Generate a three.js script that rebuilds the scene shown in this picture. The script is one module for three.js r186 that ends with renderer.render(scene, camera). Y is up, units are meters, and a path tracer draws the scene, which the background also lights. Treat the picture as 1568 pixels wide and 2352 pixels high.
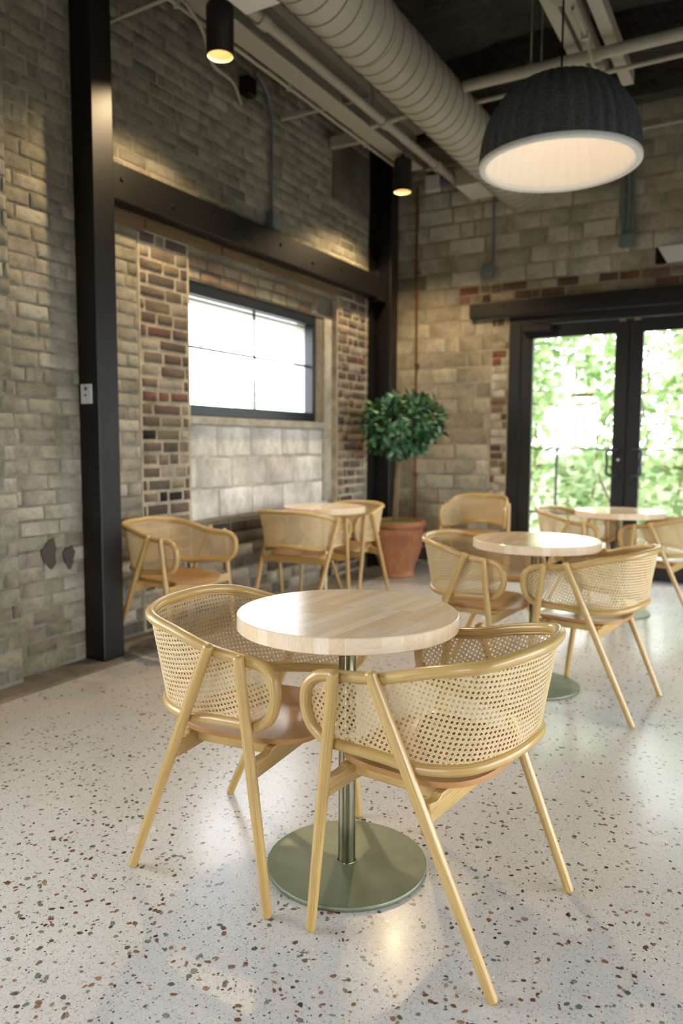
import * as THREE from 'three';
import { mergeGeometries } from 'three/addons/utils/BufferGeometryUtils.js';
import { RoundedBoxGeometry } from 'three/addons/geometries/RoundedBoxGeometry.js';

// ------------------------------------------------------------------ camera, sky, exposure
const scene = new THREE.Scene();
const camera = new THREE.PerspectiveCamera(2 * Math.atan(1176 / 1722.84) * 180 / Math.PI, 1568 / 2352, 0.05, 200);
{
  const b = new THREE.Matrix4().makeBasis(new THREE.Vector3(0.8687, 0.0038, -0.4953), new THREE.Vector3(-0.0478, 0.9959, -0.0762), new THREE.Vector3(0.493, 0.0899, 0.8654));
  camera.quaternion.setFromRotationMatrix(b);
  camera.position.set(0, 1.2035, 0);
  camera.focus = 1.95;
  camera.userData.fStop = 2.2;
}
const SKY = 8;
scene.background = new THREE.Color(0.92, 0.975, 1.03);
scene.backgroundIntensity = SKY;
const renderer = new THREE.WebGLRenderer();
renderer.toneMapping = THREE.LinearToneMapping;
renderer.toneMappingExposure = 1.36;
renderer.shadowMap.enabled = true;

// ------------------------------------------------------------------ helpers
let seed = 12345;
const rnd = () => { seed = (seed + 0x6D2B79F5) | 0; let t = Math.imul(seed ^ (seed >>> 15), 1 | seed); t = (t + Math.imul(t ^ (t >>> 7), 61 | t)) ^ t; return ((t ^ (t >>> 14)) >>> 0) / 4294967296; };
const rr = (a, b) => a + (b - a) * rnd();
const pick = (a) => a[Math.floor(rnd() * a.length)];
const V = (x, y, z) => new THREE.Vector3(x, y, z);
const clamp = (x, a = 0, b = 1) => Math.min(b, Math.max(a, x));
const taken = new Map();
function numbered(n) { const k = taken.get(n) ?? 0; taken.set(n, k + 1); return k ? `${n}_${String(k).padStart(3, '0')}` : n; }
function tag(o, label, category, group) { o.userData.label = label; o.userData.category = category; if (group) o.userData.group = group; return o; }
function shade(o) { o.traverse((m) => { if (m.isMesh) { m.castShadow = true; m.receiveShadow = true; } }); return o; }
function thing(name, label, category, pos = [0, 0, 0], turn = 0, group) {
  const g = new THREE.Group(); g.name = numbered(name); g.position.set(...pos); g.rotation.y = turn; scene.add(g);
  return tag(g, label, category, group);
}
function part(name, geo, mat, parent) { const m = new THREE.Mesh(geo, mat); m.name = name; m.castShadow = m.receiveShadow = true; parent.add(m); return m; }
function structure(name, label) { const g = new THREE.Group(); g.name = name; g.userData.kind = 'structure'; if (label) { g.userData.label = label; g.userData.category = name.split('_')[0]; } scene.add(g); return g; }
function boxG(x0, x1, y0, y1, z0, z1) { const g = new THREE.BoxGeometry(Math.abs(x1 - x0), Math.abs(y1 - y0), Math.abs(z1 - z0)); g.translate((x0 + x1) / 2, (y0 + y1) / 2, (z0 + z1) / 2); return metricUV(g); }
function rbox(x0, x1, y0, y1, z0, z1, r = 0.004, s = 2) { const g = new RoundedBoxGeometry(Math.abs(x1 - x0), Math.abs(y1 - y0), Math.abs(z1 - z0), s, r); g.translate((x0 + x1) / 2, (y0 + y1) / 2, (z0 + z1) / 2); return metricUV(g); }
function metricUV(g) {   // planar uv in metres by dominant normal
  const p = g.attributes.position, n = g.attributes.normal, uv = new Float32Array(p.count * 2);
  for (let i = 0; i < p.count; i++) {
    const ax = Math.abs(n.getX(i)), ay = Math.abs(n.getY(i)), az = Math.abs(n.getZ(i));
    const [u, v] = ax >= ay && ax >= az ? [p.getZ(i), p.getY(i)] : ay >= az ? [p.getX(i), p.getZ(i)] : [p.getX(i), p.getY(i)];
    uv[2 * i] = u; uv[2 * i + 1] = v;
  }
  g.setAttribute('uv', new THREE.BufferAttribute(uv, 2)); return g;
}
function tubeG(pts, r, seg = 40, rad = 10, curved = true) {
  const c = curved ? new THREE.CatmullRomCurve3(pts, false, 'centripetal') : new THREE.LineCurve3(pts[0], pts[1]);
  const g = new THREE.TubeGeometry(c, seg, r, rad, false), L = c.getLength(), uv = g.attributes.uv;
  for (let i = 0; i < uv.count; i++) uv.setXY(i, uv.getX(i) * L / 0.7, uv.getY(i) * r * 6.283 / 0.16);
  return g;
}
function cylBetween(a, b, r0, r1 = r0, rad = 14) {
  const d = b.clone().sub(a), L = d.length(), g = new THREE.CylinderGeometry(r1, r0, L, rad, 1);
  g.applyQuaternion(new THREE.Quaternion().setFromUnitVectors(V(0, 1, 0), d.normalize()));
  const m = a.clone().add(b).multiplyScalar(0.5); g.translate(m.x, m.y, m.z); return g;
}
function latheG(prof, seg = 32) { return new THREE.LatheGeometry(prof.map(([r, y]) => new THREE.Vector2(r, y)), seg); }

// periodic value noise and computed textures
function hash(x, y, s) { let h = Math.imul(x, 374761393) ^ Math.imul(y, 668265263) ^ Math.imul(s, 2147483647 - 1013); h = Math.imul(h ^ (h >>> 13), 1274126177); return ((h ^ (h >>> 16)) >>> 0) / 4294967296; }
function pn(x, y, px, py, s) {
  const xi = Math.floor(x), yi = Math.floor(y), fx = x - xi, fy = y - yi, u = fx * fx * (3 - 2 * fx), v = fy * fy * (3 - 2 * fy);
  const x0 = ((xi % px) + px) % px, x1 = (x0 + 1) % px, y0 = ((yi % py) + py) % py, y1 = (y0 + 1) % py;
  return (hash(x0, y0, s) * (1 - u) + hash(x1, y0, s) * u) * (1 - v) + (hash(x0, y1, s) * (1 - u) + hash(x1, y1, s) * u) * v;
}
function fbm(u, v, fx, fy, oct, s) { let a = 0, w = 0.5, t = 0; for (let o = 0; o < oct; o++) { a += w * pn(u * fx, v * fy, fx, fy, s + o * 17); t += w; w *= 0.55; fx *= 2; fy *= 2; } return a / t; }
function texture(w, h, fn, color = true, repeat = [1, 1]) {
  const d = new Uint8Array(w * h * 4);
  for (let j = 0; j < h; j++) for (let i = 0; i < w; i++) {
    const c = fn(i / w, j / h), k = 4 * (j * w + i);
    if (typeof c === 'number') { d[k] = d[k + 1] = d[k + 2] = clamp(c) * 255; } else { d[k] = clamp(c[0]) * 255; d[k + 1] = clamp(c[1]) * 255; d[k + 2] = clamp(c[2]) * 255; }
    d[k + 3] = 255;
  }
  const t = new THREE.DataTexture(d, w, h); t.wrapS = t.wrapT = THREE.RepeatWrapping; t.magFilter = THREE.LinearFilter; t.minFilter = THREE.LinearMipmapLinearFilter; t.generateMipmaps = true;
  if (color) t.colorSpace = THREE.SRGBColorSpace;
  t.repeat.set(...repeat); t.needsUpdate = true; return t;
}
const rep = (t, x, y) => { const c = t.clone(); c.repeat.set(x, y); c.needsUpdate = true; return c; };
const mix3 = (a, b, t) => [a[0] + (b[0] - a[0]) * t, a[1] + (b[1] - a[1]) * t, a[2] + (b[2] - a[2]) * t];
const hex = (h) => [(h >> 16 & 255) / 255, (h >> 8 & 255) / 255, (h & 255) / 255];

const woodT = texture(1024, 512, (u, v) => {   // grain along u
  const w = v + 0.02 * (fbm(u, v, 3, 4, 2, 5) - 0.5), ring = 0.5 + 0.5 * Math.sin(6.2832 * (w * 26 + 2.2 * fbm(u, w, 2, 10, 3, 9)));
  const f = fbm(u, w, 8, 160, 3, 21), fine = fbm(u, v, 24, 256, 2, 33), c = clamp(0.3 * Math.pow(ring, 3) + 0.7 * f + 0.35 * (fine - 0.5) - 0.15);
  return mix3([1, 0.99, 0.97], [0.80, 0.71, 0.58], c);
});
const staveT = texture(1024, 256, (u, v) => { const f = fbm(u, v, 10, 90, 3, 121), g = fbm(u, v, 60, 110, 2, 123), c = clamp(0.75 * f + 0.5 * (g - 0.5)); return mix3([1, 0.992, 0.98], [0.91, 0.87, 0.81], c); });
const woodB = texture(512, 512, (u, v) => fbm(u, v, 6, 128, 3, 41), false);
const blotchT = texture(512, 512, (u, v) => { const a = fbm(u, v, 5, 5, 5, 3), b = fbm(u, v, 26, 26, 3, 7), c = 0.88 + 0.42 * (a - 0.5) + 0.24 * (b - 0.5) + (b > 0.68 ? -0.1 : 0); return [c * 1.02, c, c * 0.965]; });
const blotchB = texture(512, 512, (u, v) => 0.6 * fbm(u, v, 9, 9, 4, 13) + 0.4 * fbm(u, v, 60, 60, 2, 14), false);
const foamB = texture(512, 512, (u, v) => Math.pow(fbm(u, v, 14, 14, 4, 51), 1.3), false);
const feltT = texture(256, 256, (u, v) => { const c = 0.78 + 0.5 * (fbm(u, v, 64, 64, 2, 61) - 0.5); return [c, c, c]; });
const terraT = texture(1024, 1024, (u, v) => {
  const g = fbm(u, v, 220, 220, 2, 81), a = fbm(u, v, 5, 5, 4, 83), sp = pn(u * 340, v * 340, 340, 340, 85), sq = pn(u * 190, v * 190, 190, 190, 87);
  let c = mix3(hex(0xbdbab4), hex(0xcfccc6), clamp(0.5 + 0.9 * (g - 0.5) + 0.5 * (a - 0.5)));
  if (sp > 0.86) c = mix3(c, hex(0x8f8a7e), 0.7); if (sp < 0.07) c = mix3(c, hex(0xf2eee6), 0.7); if (sq > 0.9) c = mix3(c, hex(0x9a8c7c), 0.6);
  return c;
});
const floorR = texture(512, 512, (u, v) => 0.62 + 0.2 * (fbm(u, v, 7, 7, 4, 91) - 0.5), false);

const tint = (c, k) => { const q = new THREE.Color(c); return q.multiplyScalar(k).getHex(); };
const std = (o) => new THREE.MeshStandardMaterial(o);
const phys = (o) => new THREE.MeshPhysicalMaterial(o);
const M = {
  ash: phys({ color: 0xc9ab6c, map: woodT, roughness: 0.42, bumpMap: woodB, bumpScale: 0.0002, clearcoat: 0.55, clearcoatRoughness: 0.16 }),
  ply: phys({ color: 0xbf9766, map: rep(woodT, 1.6, 2.2), roughness: 0.28, clearcoat: 0.6, clearcoatRoughness: 0.14 }),
  plyEdge: std({ color: 0xb98a54, map: rep(woodT, 1, 3), roughness: 0.5 }),
  cane: std({ color: 0xe0c798, roughness: 0.5, side: THREE.DoubleSide }),
  staves: [0xf4e4cb, 0xeed9bb, 0xf6e9d3, 0xebd3b3, 0xf1dec3].map((c, i) => { const t = rep(staveT, 1.2, 0.5); t.offset.set(i * 0.37, i * 0.21); return phys({ color: c, map: t, roughness: 0.16, specularIntensity: 0.55 }); }),
  bronze: phys({ color: 0x8c917c, metalness: 1, roughness: 1, roughnessMap: rep(floorR, 2, 2), bumpMap: rep(blotchB, 3, 3), bumpScale: 0.0003 }),
  bronzePole: phys({ color: 0x96927a, metalness: 1, roughness: 0.3, roughnessMap: rep(floorR, 1, 2) }),
  black: std({ color: 0x0c0a0a, roughness: 0.42, map: rep(blotchT, 0.8, 0.8), metalness: 0.0 }),
  blackDoor: std({ color: 0x0d0c0c, roughness: 0.55 }),
  frameBlue: std({ color: 0x121a22, roughness: 0.4 }),
  cream: std({ color: 0xb5ae9b, roughness: 0.62 }),
  duct: std({ color: 0xb9b3a2, roughness: 0.5 }),
  ceiling: std({ color: 0x403e38, roughness: 1, bumpMap: rep(foamB, 0.9, 0.9), bumpScale: 0.03, map: rep(blotchT, 0.7, 0.7) }),
  concrete: std({ color: 0x8f897b, roughness: 0.85, map: rep(blotchT, 0.9, 0.9), bumpMap: rep(blotchB, 2, 2), bumpScale: 0.002 }),
  palecon: std({ color: 0xc4c2b8, roughness: 0.85, map: rep(blotchT, 1.1, 1.1), bumpMap: rep(blotchB, 2, 2), bumpScale: 0.002 }),
  plaster: std({ color: 0x7c786b, roughness: 0.92, map: rep(blotchT, 0.5, 0.5) }),
  timber: std({ color: 0x7a6446, map: rep(woodT, 0.8, 3), roughness: 0.85, bumpMap: woodB, bumpScale: 0.004 }),
  steelGrey: std({ color: 0x6d7476, roughness: 0.5 }),
  copper: std({ color: 0x7a4b26, roughness: 0.45, metalness: 0.5 }),
  white: std({ color: 0xdcdad4, roughness: 0.5 }),
  terracotta: std({ color: 0xc98a63, roughness: 0.8, map: rep(blotchT, 2, 1.4), bumpMap: rep(blotchB, 3, 2), bumpScale: 0.001 }),
  soil: std({ color: 0x3c3226, roughness: 1 }),
  moss: std({ color: 0x5c7f2c, roughness: 1 }),
  bark: std({ color: 0x93805f, roughness: 0.9, map: rep(blotchT, 1, 4), bumpMap: rep(blotchB, 1, 3), bumpScale: 0.002 }),
  feltDark: std({ color: 0x6a6d6f, roughness: 1, map: rep(feltT, 8, 3) }),
  feltLight: std({ color: 0xefebe4, roughness: 1, map: rep(feltT, 8, 3) }),
  glass: phys({ color: 0xffffff, roughness: 0.02, transmission: 1, thickness: 0, ior: 1.5 }),
  hole: std({ color: 0x0c0b0b, roughness: 1 }),
};
for (const k of ['cream', 'duct', 'concrete', 'palecon', 'plaster', 'ceiling', 'terracotta']) M[k].color.multiplyScalar(0.82);
// leaf greens
const leafMats = [0x46704c, 0x3a6142, 0x54805a, 0x66926d, 0x335539].map((c) => phys({ color: c, roughness: 0.34, side: THREE.DoubleSide, transmission: 0.12, thickness: 0 }));

// ------------------------------------------------------------------ bricks
const brickGeos = [];
for (let v = 0; v < 8; v++) {   // unit brick: front face towards +z at z = 1, x and y in -0.5..0.5, worn edges
  const nx = 3, ny = 2, pos = [], uv = [], idx = [], ou = rnd(), ov = rnd();
  const P = (i, j) => { const e = (i === 0 || i === nx || j === 0 || j === ny); return [(i / nx - 0.5) * 0.955 + (i > 0 && i < nx ? rr(-0.03, 0.03) : rr(-0.01, 0.015)), (j / ny - 0.5) * 0.9 + (j > 0 && j < ny ? rr(-0.05, 0.05) : rr(-0.02, 0.03)), e ? rr(0.8, 0.98) : 1 + rr(-0.08, 0.1)]; };
  for (let j = 0; j <= ny; j++) for (let i = 0; i <= nx; i++) { const p = P(i, j); pos.push(...p); uv.push(ou + p[0] * 0.3, ov + p[1] * 0.12); }
  const at = (i, j) => j * (nx + 1) + i;
  for (let j = 0; j < ny; j++) for (let i = 0; i < nx; i++) idx.push(at(i, j), at(i + 1, j), at(i + 1, j + 1), at(i, j), at(i + 1, j + 1), at(i, j + 1));
  const ring = []; for (let i = 0; i < nx; i++) ring.push(at(i, 0)); for (let j = 0; j < ny; j++) ring.push(at(nx, j)); for (let i = nx; i > 0; i--) ring.push(at(i, ny)); for (let j = ny; j > 0; j--) ring.push(at(0, j));
  const b0 = pos.length / 3;
  for (const k of ring) { pos.push(Math.sign(pos[3 * k]) * Math.min(0.5, Math.abs(pos[3 * k]) * 1.045), Math.sign(pos[3 * k + 1]) * Math.min(0.5, Math.abs(pos[3 * k + 1]) * 1.1), -1); uv.push(uv[2 * k], uv[2 * k + 1]); }
  for (let k = 0; k < ring.length; k++) { const a = ring[k], b = ring[(k + 1) % ring.length], c = b0 + k, d = b0 + (k + 1) % ring.length; idx.push(a, c, d, a, d, b); }
  const g = new THREE.BufferGeometry(); g.setAttribute('position', new THREE.Float32BufferAttribute(pos, 3)); g.setAttribute('uv', new THREE.Float32BufferAttribute(uv, 2)); g.setIndex(idx); g.computeVertexNormals(); brickGeos.push(g);
}
const brickMats = new Map();
function brickMat(c) { if (!brickMats.has(c)) brickMats.set(c, std({ color: c, roughness: 0.93, map: blotchT, bumpMap: blotchB, bumpScale: 0.004 })); return brickMats.get(c); }
camera.updateMatrixWorld(true);
const viewM = camera.matrixWorld.clone().invert(), FPX = 1722.84;
function seen(p) { const q = p.clone().applyMatrix4(viewM); if (q.z > -0.1) return null; return [784 - FPX * q.x / q.z, 1176 + FPX * q.y / q.z, -q.z]; }
// a face of masonry: toWorld(u, v, d) gives a point, quaternion turns the unit brick's +z to the room
function masonry(parent, bricks, toWorld, quat, name = 'brick', most = 300) {
  const list = [];
  for (const b of bricks) {
    const c = toWorld(b.u, b.v, 0), s = seen(c); let size = -1;
    if (s && s[0] > -120 && s[0] < 1690 && s[1] > -120 && s[1] < 2470) size = b.w * b.h / (s[2] * s[2]);
    list.push({ ...b, c, size });
  }
  const vis = list.filter((b) => b.size > 0).sort((a, b) => b.size - a.size);
  const groups = new Map();
  vis.forEach((b, i) => {
    const g = brickGeos[Math.floor(rnd() * brickGeos.length)], sc = V(b.w, b.h, b.d), q = quat.clone().multiply(new THREE.Quaternion().setFromAxisAngle(V(0, 0, 1), rr(-0.012, 0.012)));
    if (i < most) { const m = part(name, g, brickMat(b.color), parent); m.position.copy(b.c); m.quaternion.copy(q); m.scale.copy(sc); } else {
      const gg = g.clone().applyMatrix4(new THREE.Matrix4().compose(b.c, q, sc)); if (!groups.has(b.color)) groups.set(b.color, []); groups.get(b.color).push(gg);
    }
  });
  if (groups.size) {
    const geos = [], mats = []; for (const [c, gs] of groups) { geos.push(mergeGeometries(gs)); mats.push(brickMat(c)); }
    const m = part(name + '_courses', mergeGeometries(geos, true), mats, parent); m.userData.kind = 'stuff';
  }
}
const tone = (list, u, v) => list[Math.floor(clamp(2.0 * (fbm(u / 9 + 0.3, v / 9 + 0.2, 14, 14, 3, 201) - 0.5) + 0.5 + rr(-0.28, 0.28), 0, 0.999) * list.length)];
// running courses in a rectangle, cut at its edges
function courses(out, u0, u1, v0, v1, L, H, joint, color, depth, skip, irregular = 0.15) {
  const n = Math.max(1, Math.round((v1 - v0) / H)), h = (v1 - v0) / n;
  for (let r = 0; r < n; r++) {
    const y = v0 + (r + 0.5) * h; let u = u0 - (r % 2 ? L / 2 : 0) - rnd() * L * 0.2;
    while (u < u1) {
      const len = L * (1 + rr(-irregular, irregular)) * (rnd() < 0.12 * irregular * 6 ? 0.5 : 1), a = Math.max(u, u0), b = Math.min(u + len, u1); u += len;
      if (b - a < 0.025) continue; const cu = (a + b) / 2; if (skip && skip(cu, y)) continue;
      out.push({ u: cu, v: y + rr(-0.003, 0.003), w: b - a - joint * rr(0.6, 1.3), h: h - joint * rr(0.5, 1.2), d: depth * rr(0.25, 0.62), color: typeof color === 'function' ? color(cu, y) : tone(color, cu, y) });
    }
  }
}
const PAINTED = [0x999483, 0xa29d8b, 0xa8a391, 0xada897, 0xb3ae9d, 0xb9b4a4, 0xc1bdae].map((c) => tint(c, 0.74));
const PIER = [0x75665c, 0x6d5a50, 0x7f6d62, 0x655a54, 0x8e8174, 0x9d9284, 0xada596, 0x766c64, 0x867769, 0xa89f90, 0x958a7b, 0x835f53, 0x74605a, 0x948573].map((c) => tint(c, 0.78));
const BUFF = [0xbfb095, 0xb29a80, 0xc7bba0, 0xaa9079, 0xb8a58a, 0xa99b83].map((c) => tint(c, 0.85));
const CMU = [0xe2e2de, 0xdadad5, 0xe8e8e5, 0xd6d5cf];
const BLOCK = [0xa9a28f, 0xb5ae9b, 0xbfb8a6, 0xc5bfae, 0xcbc6b6, 0xd2cdbf, 0xdad6ca].map((c) => tint(c, 0.8));
const REDS = [0x7d5f4f, 0x6f584b, 0x8a6f5d, 0x6a564a, 0x96806a, 0x8d5d45].map((c) => tint(c, 0.8));
const DARKB = [0x6b6355, 0x5c564b, 0x777064, 0x86806f, 0x4d463f].map((c) => tint(c, 0.75));

// ------------------------------------------------------------------ room shell
const XW = -3.38, ZB = -7.02, CEIL = 4.15;
{
  const floor = structure('floor');
  const fm = phys({ color: 0xffffff, map: rep(terraT, 1, 1), roughness: 0.40, roughnessMap: rep(floorR, 0.6, 0.6), clearcoat: 0.06, clearcoatRoughness: 0.12 });
  part('slab', boxG(-3.7, 3.8, -0.12, 0, ZB - 0.2, 3.3), fm, floor);
  // stone chips of the terrazzo, ground flush with the slab
  const pal = [[0x8c6250, 4.5], [0x755343, 4], [0x9c7862, 3], [0x7e7b71, 4], [0x68655f, 2.4], [0x83908a, 3.4], [0x96978f, 3.4], [0x6f847c, 2.4], [0xa28d76, 3], [0x45413e, 0.7], [0xa5826c, 2]];
  const tot = pal.reduce((s, p) => s + p[1], 0), chipMats = pal.map(([c]) => phys({ color: c, roughness: 0.3, roughnessMap: rep(floorR, 0.6, 0.6), map: rep(blotchT, 6, 6), clearcoat: 0.06, clearcoatRoughness: 0.12 }));
  const chips = [], A = (u, v) => fbm(u, v, 9, 9, 2, 99);
  const area = [[-3.0, 2.0, -6.9, -0.9]];
  let tries = 0;
  while (chips.length < 26000 && tries++ < 80000) {
    // more chips where the camera stands close
    const z = -0.9 - 6.0 * Math.pow(rnd(), 1.35), x = rr(-3.02, 0.6); const s = seen(V(x, 0, z)); if (!s || s[0] < -40 || s[0] > 1610 || s[1] > 2400) continue;
    if (A((x + 4) / 8, (z + 8) / 10) < 0.38 && rnd() < 0.6) continue;
    const r = 0.0014 + 0.0085 * Math.pow(rnd(), 3.8); chips.push({ x, z, r, px: r * 2 * FPX / s[2], c: 0 });
  }
  for (const c of chips) { let t = rnd() * tot; c.c = 0; while ((t -= pal[c.c][1]) > 0) c.c++; }
  const flat = (c) => {
    const n = 5 + Math.floor(rnd() * 3), a0 = rnd() * 6.28, st = rr(0.45, 0.95), pos = [0, 0, 0], nor = [0, 1, 0], uv = [c.x, c.z], idx = [], ca = Math.cos(a0), sa = Math.sin(a0);
    for (let k = 0; k < n; k++) { const t = -k / n * 6.2832, q = c.r * rr(0.7, 1.2), a = q * Math.cos(t), b = q * st * Math.sin(t); pos.push(a * ca - b * sa, 0, a * sa + b * ca); nor.push(0, 1, 0); uv.push(c.x + a, c.z + b); idx.push(0, 1 + k, 1 + (k + 1) % n); }
    const g = new THREE.BufferGeometry(); g.setAttribute('position', new THREE.Float32BufferAttribute(pos, 3)); g.setAttribute('normal', new THREE.Float32BufferAttribute(nor, 3)); g.setAttribute('uv', new THREE.Float32BufferAttribute(uv, 2)); g.setIndex(idx); return g;
  };
  chips.sort((a, b) => b.px - a.px);
  const byMat = chipMats.map(() => []);
  chips.forEach((c, i) => { const g = flat(c); if (i < 300) { const m = part('stone_chip', g, chipMats[c.c], floor); m.position.set(c.x, 0.0004, c.z); } else { g.translate(c.x, 0.0003, c.z); byMat[c.c].push(g); } });
  const all = part('stone_chips', mergeGeometries(byMat.map((l) => mergeGeometries(l)), true), chipMats, floor); all.userData.kind = 'stuff';
  // concrete strip along the left wall
  const sh = new THREE.Shape([[-3.6, -0.02], [-3.036, -0.02], [-3.036, 0.001], [-3.06, 0.008], [-3.6, 0.008]].map((p) => new THREE.Vector2(...p)));
  const sg = new THREE.ExtrudeGeometry(sh, { depth: -ZB + 1.2, bevelEnabled: false }); sg.translate(0, 0, ZB); metricUV(sg);
  const strip = structure('trim_1'); part('concrete_strip', sg, M.concrete, strip);
}
{ // ceiling: rough sprayed deck
  const c = structure('ceiling');
  const g = new THREE.PlaneGeometry(7.6, 10.6, 150, 200); g.rotateX(Math.PI / 2); g.translate(0.1, CEIL, -2);
  const p = g.attributes.position; for (let i = 0; i < p.count; i++) { const x = p.getX(i), z = p.getZ(i); p.setY(i, CEIL + 0.11 * (fbm((x + 5) / 10, (z + 9) / 14, 17, 24, 4, 7) - 0.5) - 0.05 * Math.pow(Math.abs(Math.sin(z * 5.2 + 1.2 * Math.sin(x))), 8)); }
  g.computeVertexNormals(); metricUV(g);
  part('deck', mergeGeometries([g.toNonIndexed(), boxG(-3.8, 3.9, CEIL + 0.1, CEIL + 0.25, ZB - 0.25, 3.3).toNonIndexed()]), M.ceiling, c);
}
const ZL = { p0: -2.40, c0: -2.855, c1: -3.0, pl0: -3.44, pl1: -3.90, pr0: -5.85, pr1: -6.40 };
{ // ---------------- left wall
  const w = structure('wall_left');
  const mortar = std({ color: 0xaaa698, roughness: 0.95, map: rep(blotchT, 1.2, 1.2), bumpMap: rep(blotchB, 3, 3), bumpScale: 0.006 });
  const m2 = 0.008, T = 3.63; mortar.color.multiplyScalar(0.74);
  // pier at the frame's edge, then the next window bay nearer than the camera sees
  const NW = [-1.3, 1.7], NY = [0.75, 2.5];
  part('masonry_core', boxG(-T, -3.19 - m2, -0.1, CEIL + 0.1, NW[0], ZL.p0), mortar, w); part('masonry_core', boxG(-T, -3.19 - m2, -0.1, CEIL + 0.1, 3.2, NW[1]), mortar, w);
  part('masonry_core', boxG(-T, -3.19 - m2, -0.1, NY[0], NW[1], NW[0]), mortar, w); part('masonry_core', boxG(-T, -3.19 - m2, NY[1], CEIL + 0.1, NW[1], NW[0]), mortar, w);
  { const n = structure('window_3'); part('pane', boxG(-3.50, -3.494, ...NY, ...NW), M.glass, n); for (const z of [NW[0] + 0.03, 0.2, NW[1] - 0.03]) part('mullion', boxG(-3.53, -3.46, ...NY, z - 0.03, z + 0.03), M.frameBlue, n); }
  part('masonry_core', boxG(-T, -3.26 - m2, -0.1, CEIL + 0.1, ZL.p0, ZL.c1), mortar, w);
  const lime = std({ color: 0xbab29e, roughness: 0.95, map: rep(blotchT, 1.4, 1.4), bumpMap: rep(blotchB, 3, 3), bumpScale: 0.006 });
  part('masonry_core', boxG(-T, XW - m2, -0.1, CEIL + 0.1, ZL.c1, ZL.pl0), mortar, w); part('masonry_core', boxG(-T, XW - m2, -0.1, 2.6, ZL.pl0, ZL.pl1), lime, w); part('masonry_core', boxG(-T, XW - m2, 2.6, CEIL + 0.1, ZL.pl0, ZL.pl1), mortar, w);
  part('masonry_core', boxG(-T, XW - m2, -0.1, CEIL + 0.1, ZL.pr0, ZB - 0.3), lime, w);
  part('masonry_core', boxG(-T, XW - m2, 2.47, CEIL + 0.1, ZL.pl1, ZL.pr0), mortar, w);
  part('masonry_core', boxG(-T, XW - m2, -0.1, 0.64, ZL.pl1, ZL.pr0), mortar, w);
  part('masonry_core', boxG(-T, -3.46 - m2, 0.64, 1.34, ZL.pl1, ZL.pr0), std({ color: 0xc2c0b8, roughness: 0.95, map: rep(blotchT, 1.2, 1.2) }), w);
  part('masonry_core', boxG(-T, -3.43 - m2, 2.30, 2.47, ZL.pl1, ZL.pr0), std({ color: 0x817e73, roughness: 0.95, map: rep(blotchT, 1.2, 1.2) }), w);
  part('masonry_core', boxG(-T, -3.47, 1.34, 2.30, -5.575, ZL.pr0), M.palecon, w);
  const q = new THREE.Quaternion().setFromAxisAngle(V(0, 1, 0), Math.PI / 2);
  const dark = (y, a, b) => (u, v) => (v < y + 0.25 * Math.sin(u * 7) && rnd() < 0.55 ? pick(b) : tone(a, u, v));
  let B = [];
  courses(B, 1.9, 2.40, 0.02, 4.1, 0.215, 0.079, 0.012, dark(0.7, PAINTED, [0x837c6c, 0x908a78, 0xa19c8b, 0xb3afa1]), 0.016);
  masonry(w, B, (u, v) => V(-3.19 - m2, v, -u), q, 'brick', 60);
  B = [];
  courses(B, 2.405, 3.0, 0.02, 4.1, 0.215, 0.079, 0.011, dark(0.6, PAINTED, [0x7d7564, 0x8b8471, 0x938c79]), 0.014);
  masonry(w, B, (u, v) => V(-3.26 - m2, v, -u), q, 'brick', 110);
  B = [];
  courses(B, 3.0, 3.43, 0.02, 2.60, 0.215, 0.079, 0.011, dark(0.9, PAINTED, [0x7d7564, 0x8b8471, 0x5f5a50]), 0.014);
  courses(B, 3.445, 3.885, 0.02, 2.50, 0.205, 0.08, 0.022, (u, v) => (Math.abs(v - 1.29) < 0.04 && u < 3.6 || Math.abs(v - 0.85) < 0.04 && u > 3.6 && u < 3.8 ? 0x1b1a1b : pick(PIER)), 0.017, null, 0.3);
  courses(B, 5.865, 6.39, 0.02, 2.58, 0.2, 0.08, 0.022, (u, v) => pick(PIER), 0.017, null, 0.35);
  courses(B, 6.40, 7.0, 0.02, 2.58, 0.2, 0.077, 0.012, PAINTED, 0.012);
  courses(B, 3.0, 7.0, 2.78, 4.1, 0.215, 0.079, 0.011, [0x8c887c, 0x95917f, 0x9c9888, 0xa39f90, 0xaaa697, 0xb6b2a3].map((c) => tint(c, 0.72)), 0.013, (u, v) => u > 5.75 && u < 6.6 && v > 3.3 && v < 3.85);
  courses(B, 3.9, 5.85, 0.02, 0.64, 0.23, 0.085, 0.012, (u, v) => pick(rnd() < 0.5 ? DARKB : [0x9d9789, 0xa8a295, 0xb7b2a6, 0x8c7f72]), 0.02);
  masonry(w, B, (u, v) => V(XW - m2, v, -u), q, 'brick', 290);
  B = [];
  courses(B, 3.89, 5.85, 0.66, 1.335, 0.41, 0.2, 0.012, CMU, 0.012, null, 0.04);
  masonry(w, B, (u, v) => V(-3.46 - m2, v, -u), q, 'block', 60);
  B = [];
  courses(B, 3.89, 5.60, 2.305, 2.47, 0.2, 0.068, 0.016, BUFF, 0.018, null, 0.08);
  masonry(w, B, (u, v) => V(-3.43 - m2, v, -u), q, 'brick', 90);
  for (let z = -3.12; z > -5.9;) { const e = Math.max(-5.95, z - rr(0.35, 0.8)); part('timber_piece', rbox(-3.5, -3.372 + rr(-0.012, 0.004), 2.495 + rr(-0.012, 0.02), 2.575, z, e + 0.004, 0.014), M.timber, w); z = e; }
  part('plaster_patch', boxG(XW - 0.05, XW + 0.012, 3.32, 3.84, -5.76, -6.58), M.plaster, w);
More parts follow.
